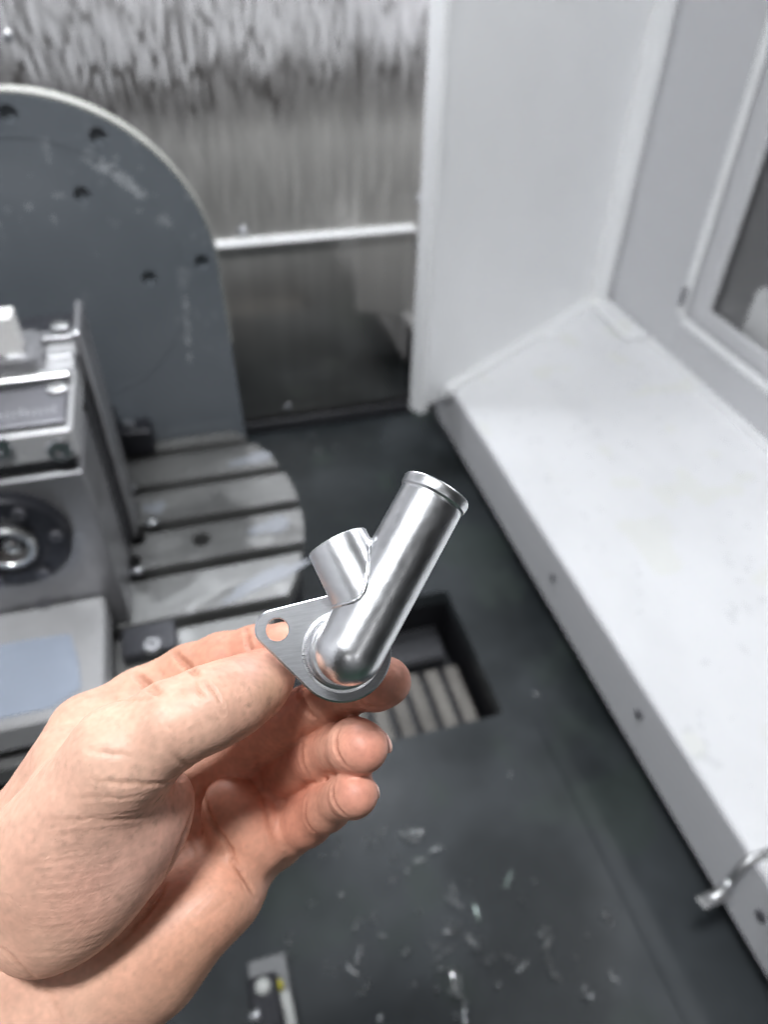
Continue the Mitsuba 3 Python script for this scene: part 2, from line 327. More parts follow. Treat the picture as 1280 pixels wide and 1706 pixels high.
# ---------------------------------------------------------------- rotary table with T slots
TX, TY, TR, TZ = -.192, .690, .288, .35
k = k_table = thing('rotary_table', 'round T-slotted machine table in front of the grey trunnion plate', 'table')
disc = sg.Point(TX, TY).buffer(TR, 64).intersection(sg.box(-1, 0, 1, .866))
mids = [.385, .459, .533, .612, .688, .763, .836]
holes = [sg.Point(*at(335, 898, 2, TZ)[:2]).buffer(.0105), sg.Point(*at(228, 898, 2, TZ)[:2]).buffer(.010), sg.Point(*at(220, 936, 2, TZ)[:2]).buffer(.010)]
edges = [0.0] + mids + [1.0]
for a, b in zip(edges[:-1], edges[1:]):
    s = disc.intersection(sg.box(-1, a + .0085, 1, b - .0085))
    if s.is_empty: continue
    for h in holes: s = s.difference(h)
    m = extrude(s.buffer(-.0012), .0012); m.apply_translation([0, 0, TZ - .0012])
    m2 = extrude(s, .0228); m2.apply_translation([0, 0, TZ - .0241])
    put('strip', [m, m2], 'ground_iron', k, smooth=False)
base = extrude(disc.buffer(-.006), .09); base.apply_translation([0, 0, TZ - .115])
base.apply_translation([0, 0, -.02]); put('base', base, 'dark_iron', k)
put('pedestal', moved(lathe([(0, 0), (.19, 0), (.17, TZ - .136), (0, TZ - .136)], 48), (TX, TY, .001)), 'dark_iron', k)
for u, vv, r in [(219, 815, .006), (253, 873, .0075), (214, 892, .005), (229, 953, .007)]:
    k2 = thing('swarf_dot', {219: 'small bright bead by the upper table slot end', 253: 'largest bright bead at the end of the middle table slot', 214: 'tiny bright bead beside the dark table hole', 229: 'bright bead at the end of the lower table slot'}[u], 'swarf')
    put('swarf', moved(dome(r, r * .9), at(u, vv, 2, TZ), (0, 0, 1)), 'bright_steel', k2, smooth=True)  # metal chips drawn as round domes for their blurred bright dots

for cx_, cy_, rx_, ry_, a_ in [(.035, .570, .050, .010, 20), (-.078, .724, .014, .010, 0), (.052, .792, .030, .010, 8), (.055, .655, .026, .012, 10)]:  # patches where the strips mirror something bluish, that reflection painted as colour
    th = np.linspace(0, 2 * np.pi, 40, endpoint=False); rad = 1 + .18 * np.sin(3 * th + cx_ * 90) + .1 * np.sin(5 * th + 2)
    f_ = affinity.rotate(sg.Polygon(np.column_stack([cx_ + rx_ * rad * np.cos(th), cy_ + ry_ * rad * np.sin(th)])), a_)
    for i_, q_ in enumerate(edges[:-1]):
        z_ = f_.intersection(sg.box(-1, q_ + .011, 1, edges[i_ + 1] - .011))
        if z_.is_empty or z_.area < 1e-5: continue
        m = extrude(z_, .0006); m.apply_translation([0, 0, TZ + .0002]); put('reflection_film', m, 'reflection_thin', k_table, smooth=False)

# ---------------------------------------------------------------- grey trunnion plate
PC, PR, PY = (-.148, .582), .196, .87
k = thing('trunnion_plate', 'tall grey round-topped trunnion plate with bolt holes', 'machine plate')
arch = sg.Point(*PC).buffer(PR, 64).union(sg.Polygon([(PC[0] - PR, PC[1]), (PC[0] + PR, PC[1]), (PC[0] + PR + .010, .20), (PC[0] - PR - .010, .20)]))
hol = [sg.Point(PC[0] + r * math.cos(math.radians(a)), PC[1] + r * math.sin(math.radians(a))).buffer(.0088)
       for r, lst in ((.1755, (86.5, 59.3, 3, 121, 177)), (.112, (57.5, -2, 122, 182))) for a in lst]
def yz(mesh, y):    # polygon drawn in x,z extruded away from the camera
    v = np.array(mesh.vertices); m = trimesh.Trimesh(np.stack([v[:, 0], y + v[:, 2], v[:, 1]], 1), mesh.faces[:, ::-1], process=False); return m
face = arch.buffer(-.0025)
for h in hol: face = face.difference(h)
put('face', yz(extrude(face, .008), PY), 'trunnion_paint', k, smooth=30)
put('body', yz(extrude(arch.buffer(-.0025), .0175), PY + .0083), 'trunnion_paint', k, smooth=30)
rim = arch.difference(arch.buffer(-.0022)).intersection(sg.box(-1, PC[1] - .1, 1, 2))
put('worn_rim', yz(extrude(rim, .023), PY + .002), 'bare_edge', k, smooth=30, label='bare worn rim along the rounded top')
ring = sg.Point(*PC).buffer(.156, 64).difference(sg.Point(*PC).buffer(.1545, 64))
put('ring_groove', yz(extrude(ring, .002), PY - .0012), 'trunnion_paint', k, smooth=False)

# ---------------------------------------------------------------- clamps on the table
k = thing('clamp', 'black clamp with a silver screw at the foot of the grey plate', 'clamp')
put('body', box(-.128, -.072, .838, PY - .001, TZ + .001, .388, .002), 'black_steel', k)
put('arm', box(-.127, -.112, .850, PY - .0015, .3885, .415, .002), 'black_steel', k)
put('screw', moved(screw(.0085, .009), (-.098, .853, .388), (0, 0, 1)), 'bright_steel', k)
k = thing('clamp', 'black clamp with a bluish screw on the table just above the index finger', 'clamp')
a, b = at(208, 1112, 2, TZ), at(300, 1092, 2, TZ)
put('body', box(a[0], b[0], a[1], a[1] + .038, TZ + .001, .366, .002), 'black_steel', k)
put('screw', moved(screw(.0085, .007), at(256, 1080, 2, .367), (0, 0, 1)), 'tool_steel', k)
k = thing('set_screw', 'short steel stud lying on the table strip right of the black clamp', 'stud')
a = at(272, 690, 2, .356); b = at(308, 688, 2, .356)
put('rod', tube_along([a, a * .5 + b * .5, b], .006, 14), 'satin_steel', k)

# ---------------------------------------------------------------- fixture tower on the left
FY, FX = .545, -.109
k = thing('fixture_tower', 'grey steel fixture block with a round black port on its front', 'fixture')
put('body', box(-.50, FX, FY, .735, TZ + .001, .553, .0025), 'tool_steel', k)
put('groove', box(-.50, FX - .004, FY + .006, .733, .5535, .5665, .001), 'dark_iron', k, label='dark groove between block and screw plate')
put('screw_plate', box(-.50, FX + .002, FY - .001, .734, .567, .5975, .0025), 'pale_plate', k)
put('side_plate', box(FX + .0025, FX + .010, .672, .742, TZ + .001, .618, .002), 'tool_steel', k)
put('gap_strip', box(FX - .002, FX + .002, .643, .671, TZ + .001, .597, .0005), 'dark_iron', k)
for u, vv in [(100, 748), (-2, 745)]:
    put('screw', moved(screw(.0105, .005), at(u, vv, 1, FY - .001) + [0, .001, 0], (0, -1, 0)), 'bright_steel', k)
bc = np.array([-.186, FY - .0005, .4925])
pt = k + '__port'
put('flange', moved(lathe([(.024, 0), (.052, 0), (.052, .010), (.049, .013), (.033, .0135), (.030, .011), (.024, .011)], 64), bc, (0, -1, 0)), 'black_steel', pt)
put('bushing', moved(lathe([(.0165, .0), (.0235, .0), (.0235, .016), (.021, .0185), (.0175, .0185), (.0165, .017)], 48), bc, (0, -1, 0)), 'satin_steel', pt)
put('bore', moved(lathe([(0, .0005), (.0162, .0005), (.0162, .003), (0, .003)], 32), bc, (0, -1, 0)), 'black_void', pt)
put('plug', moved(dome(.009, .008), bc + [0, -.003, -.006], (0, -1, 0)), 'bright_steel', pt, smooth=True)
for a in (8, 62, 118, 172, 242, 298):
    put('screw', moved(screw(.0055, .005), bc + [.0415 * math.cos(math.radians(a)), -.0135, .0415 * math.sin(math.radians(a))], (0, -1, 0)), 'dark_tool_steel', pt)

k = thing('vise', 'dark steel vise jaws with a graduated front edge on top of the fixture', 'vise')
put('front_jaw', box(-.46, FX - .002, FY + .004, .606, .598, .6035, .0015), 'dark_tool_steel', k)
put('front_step', box(-.46, FX - .002, .6065, .618, .598, .6005, .001), 'black_steel', k)
put('jaw_rail', box(-.46, FX, .6185, .632, .598, .6065, .002), 'satin_steel', k)
put('bed', box(-.46, FX - .004, .6325, .699, .590, .5945, .001), 'black_steel', k)
put('guide_bar', box(-.46, FX - .001, .664, .671, .595, .600, .001), 'tool_steel', k)
put('rear_jaw', box(-.46, FX + .001, .6995, .738, .598, .607, .002), 'black_steel', k)
put('rear_lip', box(-.46, FX, .6935, .699, .596, .6045, .001), 'tool_steel', k)
for u, vv, z in [(95, 650, .6035), (100, 546, .607)]:
    put('screw', moved(screw(.0085, .003), at(u, vv, 2, z), (0, 0, 1)), 'satin_steel', k)
tick = []
for i in range(26):
    x = FX - .012 - i * .0052
    tick.append(box(x, x + .0011, .562, .562 + (.011 if i % 5 == 0 else .007), .6036, .604, 0))
put('graduation', tick, 'bright_steel', k, smooth=False, label='row of engraved graduation marks')

k = thing('work_holder', 'rounded polished holder block lying in the vise under the white workpiece', 'holder')
hp = sg.box(-.40, .640, -.146, .680).buffer(.012)
m = extrude(hp, .0135); m.apply_translation([0, 0, .6005]); m2 = extrude(hp.buffer(-.002), .002); m2.apply_translation([0, 0, .6142])
put('body', [m, m2], 'tool_steel', k, smooth=40)
k = thing('white_workpiece', 'white milled rectangular block at the left edge on top of the vise', 'workpiece')
put('block', box(-.40, -.146, .642, .664, .6165, .653, .0015), 'milled_white', k)
put('burr', tube_along(smooth_path([(-.160, .640, .6175), (-.153, .640, .617), (-.144, .640, .6175)], 8), .0018, 8), 'bright_steel', k)

k = thing('base_plate', 'pale steel plate with a film tinted bluish for a reflection at the left, above the hand', 'plate')
put('plate', box(-.50, -.126, .409, FY - .0015, .365, .400, .003), 'pale_plate', k)
reflection_patch = sg.Polygon([(-.30, .424), (-.17, .424), (-.150, .436), (-.153, .463), (-.160, .494), (-.20, .497), (-.30, .495)]).buffer(.008).buffer(-.003)
m = extrude(reflection_patch, .0012); m.apply_translation([0, 0, .4002])
put('reflection_film', m, 'coolant', k, smooth=False)  # bluish reflection on the plate, painted as the colour of a thin film
put('notch', moved(lathe([(0, 0), (.009, 0), (.009, .0015), (0, .0015)], 24), at(75, 1003, 2, .4005), (0, 0, 1)), 'dark_tool_steel', k)

# ---------------------------------------------------------------- sensor bracket on the floor, bottom of the picture
k = thing('sensor_bracket', 'grey floor bracket with a dark round sensor and yellow cap below the hand', 'bracket')
a, b = at(412, 1602, 2, .02), at(476, 1590, 2, .02)
put('plate', box(a[0], b[0], .15, a[1], .001, .02, .002), 'grey_plastic', k)
c = at(440, 1648, 2, .022)
put('sensor_body', box(c[0] - .016, c[0] + .016, .15, c[1] + .012, .0202, .034, .003), 'black_steel', k)
put('lens', moved(dome(.0085, .006), c + [0, 0, .012], (0, 0, 1)), 'cable_white', k, smooth=True)
put('yellow_cap', moved(dome(.0065, .008), at(463, 1642, 2, .022), (0, 0, 1)), 'yellow_cap', k, smooth=True)
put('cable', tube_along(smooth_path([at(474, 1655, 2, .028), at(482, 1685, 2, .03), at(488, 1720, 2, .03), at(492, 1790, 2, .03)], 14), .006, 12), 'cable_white', k)
put('nut', moved(dome(.007, .005), at(425, 1690, 2, .036), (0, 0, 1)), 'bright_steel', k, smooth=True)

# bent strip hooked over the ledge at the right edge
k = thing('hook_strap', 'bent bare metal strap hooked over the ledge edge at lower right', 'strap')
path = smooth_path([at(1178, 1505, 2, .135), at(1215, 1472, 2, .150), at(1232, 1448, 2, .170), at(1258, 1427, 2, .182), at(1300, 1412, 2, .18), at(1345, 1412, 2, .170)], 30)
put('rod', tube_along(path, np.r_[np.linspace(.0045, .004, 30)], 12), 'satin_steel', k)
e = at(1190, 1495, 2, .138)
put('tab', moved(box(-.022, .022, -.007, .007, -.0015, .0015, .001), e, (.3, .2, 1), path[6] - path[0]), 'satin_steel', k)
put('rivet', moved(dome(.006, .004), at(1213, 1474, 2, .153), (-.2, -.2, 1)), 'bright_steel', k, smooth=True)

# ---------------------------------------------------------------- camera-side sketch units for hand and part: photo pixels + distance in mm
F_PX, CX, CY = 1216.0, 640.0, 853.0
def P(u, v, d): return np.array([(u - CX) / F_PX * d, (v - CY) / F_PX * d, d], float)
def to_world(mesh):
    m = mesh.copy(); m.vertices = EYE + (np.asarray(m.vertices) * 1e-3) @ ROT.T; return m

# ---------------------------------------------------------------- the machined aluminium elbow
NF = _unit([.15, -.20, -1.0])
CF = P(571, 1085, 228)
E_ = P(583, 1083, 213.3)
TIP = P(729, 815, 224)
AX = _unit(TIP - E_); LEN = np.linalg.norm(TIP - E_)
def on_flange(u, v):
    d = P(u, v, 1.0); return d * ((NF @ CF) / (NF @ d))
fx = _unit(on_flange(457, 1047) - CF); fy = np.cross(NF, fx)
LOBE = np.linalg.norm(on_flange(457, 1047) - CF)
def local(mesh, p=CF, z=NF, x=fx): return moved(mesh, p, z, x)
elbow = thing('aluminium_elbow', 'shiny machined aluminium pipe elbow with flange and side branch held in the hand', 'pipe fitting')
big, small = sg.Point(0, 0).buffer(15.6, 96), sg.Point(LOBE, 0).buffer(6.0, 64)
plan = big.union(small).union(sg.Point((on_flange(571, 1070) - CF) @ fx, (on_flange(571, 1070) - CF) @ fy).buffer(15.5, 96)).convex_hull
hole = sg.Point(LOBE - 1.0, 0).buffer(3.55, 48)
def layered(poly, hole, z0, z1, c):
    """plate with chamfered rims"""
    hull = lambda q, zz: np.column_stack([np.array(q.exterior.coords)[:-1], np.full(len(q.exterior.coords) - 1, zz)])
    body = m3.Manifold.hull_points(np.vstack([hull(poly.buffer(-c), z0), hull(poly, z0 + c), hull(poly, z1 - c), hull(poly.buffer(-c), z1)]))
    r = 3.55; cut = m3.Manifold.cylinder(z1 - z0 + 2, r, r, 48).translate([LOBE - 1.0, 0, z0 - 1])
    ch = m3.Manifold.cylinder(1.0, r - .35, r + .65, 48).translate([LOBE - 1.0, 0, z1 - .55])
    return tri(body - cut - ch)
put('flange', to_world(local(layered(plan, hole, -3.4, 0, .55))), 'brushed_aluminium', elbow, smooth=25)
put('spigot', to_world(local(lathe([(8.5, -11), (10.6, -11), (11.2, -10.4), (11.2, -3.45), (8.5, -3.45), (8.5, -11)], 64))), 'aluminium', elbow, smooth=30)
arcp = [(12.1 - 1.5 * math.sin(t), .4 + 2.4 * (1 - math.cos(t))) for t in np.linspace(0, np.pi / 2, 9)]
boss = lathe([(0, .01), (12.7, .01), (12.6, .35)] + arcp + [(10.4, 3.6), (10.25, 12), (0, 12)], 96)
put('boss', to_world(local(boss)), 'aluminium', elbow, smooth=30, label='stepped round weld collar at the foot of the bend')
mk = []
for i, t in enumerate(np.linspace(-1.15, 1.0, 44)):
    c_, s_ = math.cos(t), math.sin(t); r0 = 12.5 + .25 * math.sin(i * 2.7); r1 = 10.9 + .3 * math.sin(i * 1.9)
    mk.append(tube_along([[r0 * c_, r0 * s_, .45], [(r0 + r1) / 2 * c_, (r0 + r1) / 2 * s_, .95], [r1 * c_, r1 * s_, 2.0]], .16 + .05 * math.sin(i * 3.3), 6))
put('tool_marks', to_world(local(trimesh.util.concatenate(mk))), 'aluminium', elbow, smooth=True, label='rough ridged cutter marks on the collar beside the lug')
rr = 10.25
a = np.linspace(-np.pi / 2, 0, 25)
prof = [(0, -rr)] + [(rr * math.cos(t), rr * math.sin(t)) for t in a[1:]] + [(rr, LEN - 5.2), (rr + .03, LEN - 4.6), (rr - .2, LEN - 4.3), (rr - .15, LEN - 3.9), (rr + .35, LEN - 3.5), (rr + .6, LEN - 3.1), (rr + .75, LEN - .8), (rr + .45, LEN - .15), (rr + .3, LEN), (rr - 1.3, LEN), (rr - 1.5, LEN - .4), (rr - 1.5, 4.0), (0, 3.0)]
put('tube', to_world(moved(lathe(prof, 128), E_, AX)), 'aluminium', elbow, smooth=30)
# side branch, cut where it runs into the main tube
B0 = E_ + AX * 13.0
B1 = P(562, 904, 221)
bx = _unit(B1 - B0); BL = np.linalg.norm(B1 - B0); rb = 9.6
branch = tri((mani(moved(lathe([(0, 0), (rb, 0), (rb, BL - .25), (rb - .25, BL), (rb - 1.0, BL), (rb - 1.2, BL - .3), (rb - 1.2, 1.5), (0, 1.5)], 128), B0, bx)) -
              mani(moved(lathe([(0, -12), (rr - .4, -12), (rr - .4, LEN - 2), (0, LEN - 2)], 128), E_, AX))))
put('branch', to_world(branch), 'aluminium', elbow, smooth=30)
seam = []
for j in range(160):
    t = 2 * np.pi * j / 160
    m = align(bx); o = B0 + rb * (math.cos(t) * m[:3, 0] + math.sin(t) * m[:3, 1])
    q = o - E_; qp = q - AX * (q @ AX); bp = bx - AX * (bx @ AX)
    A_, B_, C_ = bp @ bp, 2 * qp @ bp, qp @ qp - rr * rr
    disc_ = B_ * B_ - 4 * A_ * C_
    if disc_ < 0: seam.append(None); continue
    s = (-B_ + math.sqrt(disc_)) / (2 * A_)
    seam.append(o + bx * s if 0 < s < BL - .2 else None)
runs, cur = [], []
start = next((i for i, s in enumerate(seam) if s is None), 0)
for s in seam[start:] + seam[:start] + [None]:
    if s is None:
        if len(cur) > 3: runs.append(np.array(cur))
        cur = []
    else: cur.append(s)
put('seam', to_world(trimesh.util.concatenate([tube_along(r_, .66 + .07 * np.sin(np.arange(len(r_)) * 1.3) + .05 * np.sin(np.arange(len(r_)) * .47), 10) for r_ in runs])), 'aluminium', elbow, smooth=40, label='fine blended seam where the branch meets the pipe')

# ---------------------------------------------------------------- the hand
def smin(a, b, k):
    h = np.maximum(k - np.abs(a - b), 0) / k
    return np.minimum(a, b) - h * h * k * 0.25

def cone(p, a, b, ra, rb):
    ab = b - a
    t = np.clip((p - a) @ ab / (ab @ ab), 0, 1)
    return np.linalg.norm(p - a - t[:, None] * ab, axis=1) - (ra + (rb - ra) * t)

def ellip(p, c, ax, r):
    q = ((p - c) @ ax.T) / r
    k0 = np.linalg.norm(q, axis=1)
    k1 = np.linalg.norm(q / r, axis=1)
    return k0 * (k0 - 1) / np.maximum(k1, 1e-9)

def frame(x, zhint):
    x = x / np.linalg.norm(x)
    y = np.cross(zhint, x); y /= np.linalg.norm(y)
    return np.stack([x, y, np.cross(x, y)])

def chain(p, js, k=3.0):
    d = None
    for a, b in zip(js[:-1], js[1:]):
        c = cone(p, P(*a[:3]), P(*b[:3]), a[3], b[3])
        d = c if d is None else smin(d, c, k)
    return d

def blobs(p, bs, d=None):
    for c, r, k in bs:
        e = np.linalg.norm(p - P(*c), axis=1) - r
        d = e if d is None else smin(d, e, k)
    return d

def ell_between(p, a, b, ry, rz, over=1.15, hint=(0, 0, 1)):
    A, B = P(*a), P(*b)
    ax = frame(B - A, np.array(hint, float))
    return ellip(p, (A + B) / 2, ax, np.array([np.linalg.norm(B - A) / 2 * over, ry, rz]))

FINGERS = {
    'index': [(150, 1222, 264, 13.5), (235, 1169, 269, 12.0), (318, 1124, 270, 11.0), (372, 1102, 268, 10.3), (428, 1086, 265, 9.4), (478, 1080, 260, 8.7), (500, 1080, 256, 7.6)],
    'middle': [(300, 1316, 294, 12), (395, 1252, 288, 10.2), (482, 1198, 272, 9.6), (540, 1168, 262, 8.8), (588, 1147, 254, 8.0), (626, 1138, 247, 8.8), (645, 1135, 244, 8.1)],
    'ring': [(360, 1385, 300, 11.5), (425, 1324, 296, 10.6), (494, 1274, 280, 10.2), (532, 1256, 268, 9.2), (564, 1246, 256, 7.7), (591, 1243, 244, 8.9), (604, 1244, 239, 8.5)],
    'pinky': [(415, 1440, 292, 9.5), (462, 1401, 287, 9.6), (512, 1365, 275, 9.2), (545, 1343, 264, 8.3), (570, 1330, 253, 6.7), (588, 1323, 243, 7.3), (594, 1322, 240, 7.0)],
}
THUMB = [(70, 1420, 236, 19), (205, 1262, 229, 16.5), (290, 1205, 228, 13.0), (352, 1178, 231, 12.6), (392, 1160, 236, 11.8), (428, 1140, 242.5, 10.4), (448, 1124, 246, 8.8)]

def palm(p):
    d = chain(p, [(-60, 1560, 272, 24), (60, 1420, 270, 22), (150, 1225, 264, 14)], 8)               # radial side, towards the index knuckle
    d = smin(d, chain(p, [(0, 1620, 276, 24), (160, 1480, 279, 19), (300, 1325, 292, 12)], 8), 12)
    d = smin(d, chain(p, [(40, 1690, 274, 22), (210, 1550, 274, 19), (365, 1390, 293, 12)], 8), 12)
    d = smin(d, chain(p, [(60, 1760, 264, 21), (250, 1600, 266, 17), (372, 1482, 274, 13), (412, 1440, 284, 10)], 8), 12)
    d = smin(d, ell_between(p, (80, 1690, 257), (372, 1492, 262), 16, 15, 1.08), 10)                  # hypothenar
    d = smin(d, ell_between(p, (366, 1322, 277), (446, 1430, 275), 12.5, 9.5, 1.22), 5)                 # pads under the fingers
    d = smin(d, chain(p, [(-330, 2050, 235, 40), (-60, 1700, 262, 29), (50, 1590, 268, 26)], 10), 14) # wrist and forearm
    d = smin(d, chain(p, [(-180, 2200, 235, 36), (40, 1800, 262, 24), (110, 1700, 266, 21)], 10), 14)
    return d

def thumb(p):
    th = ell_between(p, (20, 1590, 240), (254, 1310, 238), 23, 20, 1.08)                               # thenar
    th = smin(th, chain(p, THUMB, 4), 9)
    th = smin(th, ell_between(p, (296, 1296, 247), (228, 1460, 248), 10.5, 12, 1.08), 7)
    web = chain(p, [(110, 1260, 250, 11), (205, 1238, 248, 7)], 4)
    return smin(th, web, 9)

def hand_sdf(p):
    out = np.empty(len(p))
    for s in range(0, len(p), 400000):
        q = p[s:s + 400000]
        pm = palm(q)
        d = smin(pm, thumb(q), 3.0)
        for name, js in FINGERS.items():
            f = chain(q, js, 3.0)
            d = smin(d, smin(pm, f, 5.0), 1.0 if name == 'index' else 1.8)
        out[s:s + 400000] = d
    return out

def surface_nets(f, lo, hi, h):
    n = np.ceil((np.array(hi) - lo) / h).astype(int) + 1
    ax = [lo[i] + h * np.arange(n[i]) for i in range(3)]
    q = 4                                                   # a coarse pass finds the cells near the surface
    cax = [a_[::q] if (len(a_) - 1) % q == 0 else np.r_[a_[::q], a_[-1]] for a_ in ax]
    cg = np.stack(np.meshgrid(*cax, indexing='ij'), -1)
    cv = f(cg.reshape(-1, 3)).reshape(cg.shape[:3])
    ci = [np.minimum(np.round(np.arange(n[i]) / q).astype(int), len(cax[i]) - 1) for i in range(3)]
    v = cv[np.ix_(*ci)]
    close = np.abs(v) < h * q * 1.15
    idx3 = np.argwhere(close)
    v[close] = f(lo + h * idx3)
    s = v < 0
    corner = [(a, b, c) for a in (0, 1) for b in (0, 1) for c in (0, 1)]
    sl = lambda o: tuple(slice(o[i], n[i] - 1 + o[i]) for i in range(3))
    cnt = sum(s[sl(o)].astype(int) for o in corner)
    act = (cnt > 0) & (cnt < 8)
    idx = -np.ones(act.shape, int); idx[act] = np.arange(act.sum())
    acc, num = np.zeros((act.sum(), 3)), np.zeros(act.sum())
    for a in corner:
        for b in corner:
            if sum(b) - sum(a) == 1 and all(x <= y for x, y in zip(a, b)):
                va, vb = v[sl(a)][act], v[sl(b)][act]
                x = (va < 0) != (vb < 0)
                t = np.where(x, va / np.where(x, va - vb, 1), 0)
                acc += np.where(x[:, None], np.array(a) + t[:, None] * (np.array(b) - a), 0); num += x
    verts = lo + h * (np.argwhere(act) + acc / num[:, None])
    faces = []
    for ax in range(3):
        b_, c_ = (ax + 1) % 3, (ax + 2) % 3
        e = np.eye(3, dtype=int)[ax]
        rng_ = [slice(1, n[i] - 1) if i != ax else slice(0, n[i] - 1) for i in range(3)]
        s0 = s[tuple(rng_)]
        rng1 = [slice(1, n[i] - 1) if i != ax else slice(1, n[i]) for i in range(3)]
        s1 = s[tuple(rng1)]
        at = np.argwhere(s0 != s1) + np.array([0 if i == ax else 1 for i in range(3)])
        flip = s0[s0 != s1]
        q = []
        for db, dc in ((0, 0), (-1, 0), (-1, -1), (0, -1)):
            o = np.zeros(3, int); o[b_] = db; o[c_] = dc
            q.append(idx[tuple((at + o).T)])
        q = np.stack(q, 1)
        q = np.where(flip[:, None], q, q[:, ::-1])
        faces += [q[:, [0, 1, 2]], q[:, [0, 2, 3]]]
    return verts, np.vstack(faces)

def grad(f, p, e=0.05):
    return np.stack([(f(p + d) - f(p - d)) for d in np.eye(3) * e], 1) / (2 * e)

def refine(f, v, fc):
    m = trimesh.Trimesh(v, fc, process=False)
    p = np.array(v); d = f(p); g = grad(f, p)
    p -= g * np.clip(d / np.maximum((g * g).sum(1), 0.25), -1.5, 1.5)[:, None]
    m = trimesh.Trimesh(p, m.faces, process=False)
    trimesh.smoothing.filter_taubin(m, iterations=4)
    m = trimesh.Trimesh(*trimesh.remesh.subdivide(m.vertices, m.faces), process=False)
    p = np.array(m.vertices) - np.array(m.vertex_normals) * np.clip(f(np.array(m.vertices)), -.4, .4)[:, None]
    m = trimesh.Trimesh(p, m.faces, process=False)
    # where two fingers touch, the surface folds over itself: relax those few vertices
    g = grad(f, p, 0.15); g /= np.linalg.norm(g, axis=1)[:, None] + 1e-9
    bad = (g * np.array(m.vertex_normals)).sum(1) < 0.75
    e = m.edges_unique
    for _ in range(4):
        b2 = bad.copy(); np.logical_or.at(b2, e[:, 0], bad[e[:, 1]]); np.logical_or.at(b2, e[:, 1], bad[e[:, 0]]); bad = b2
    ee = np.vstack([e, e[:, ::-1]]); ee = ee[bad[ee[:, 0]]]
    cnt = np.maximum(np.bincount(ee[:, 0], minlength=len(p)), 1)
    for _ in range(30):
        acc = np.stack([np.bincount(ee[:, 0], p[ee[:, 1], i], minlength=len(p)) for i in range(3)], 1)
        p[bad] = (acc / cnt[:, None])[bad]
    return trimesh.Trimesh(p, m.faces, process=False)

def in_photo(p):
    return np.stack([CX + F_PX * p[:, 0] / p[:, 2], CY + F_PX * p[:, 1] / p[:, 2]], 1)

def creases(m, lines):
    """lines: (points, width mm, depth mm); pressed into the vertices of the mesh."""
    v = np.array(m.vertices); nrm = np.array(m.vertex_normals)
    front = np.where((nrm * v).sum(1) < 0)[0]
    uv = in_photo(v[front]); tree = cKDTree(uv)
    S, W, Dp = [], [], []
    for pts, w, dep in lines:
        pts = np.array(pts, float)
        seg = np.linalg.norm(np.diff(pts, axis=0), axis=1); cum = np.r_[0, np.cumsum(seg)]
        t = np.linspace(0, cum[-1], max(int(cum[-1] / 1.5), 3))
        q = np.stack([PchipInterpolator(cum, pts[:, i])(t) for i in (0, 1)], 1)
        dd, ii = tree.query(q, k=10)
        cand = front[ii]; z = v[cand][..., 2]
        best = cand[np.arange(len(q)), np.argmin(z + dd * 0.05, 1)]
        S.append(v[best]); taper = np.sin(np.pi * np.clip(t / cum[-1], 0.03, 0.97)) ** 0.6
        W.append(np.full(len(q), w)); Dp.append(dep * taper)
    S, W, Dp = np.vstack(S), np.r_[tuple(W)], np.r_[tuple(Dp)]
    out = np.zeros(len(v))
    big = cKDTree(v)
    dist, near = cKDTree(S).query(v, k=8, distance_upper_bound=6.0)
    for j in range(8):
        ok = np.isfinite(dist[:, j]); n_ = near[ok, j]; q = dist[ok, j] / W[n_]
        g = Dp[n_] * (np.exp(-q * q) - 0.13 * np.exp(-((q - 2.0) / 0.9) ** 2))
        out[ok] = np.where(np.abs(g) > np.abs(out[ok]), g, out[ok])
    return trimesh.Trimesh(v - nrm * out[:, None], m.faces, process=False), np.clip(out, 0, 1)

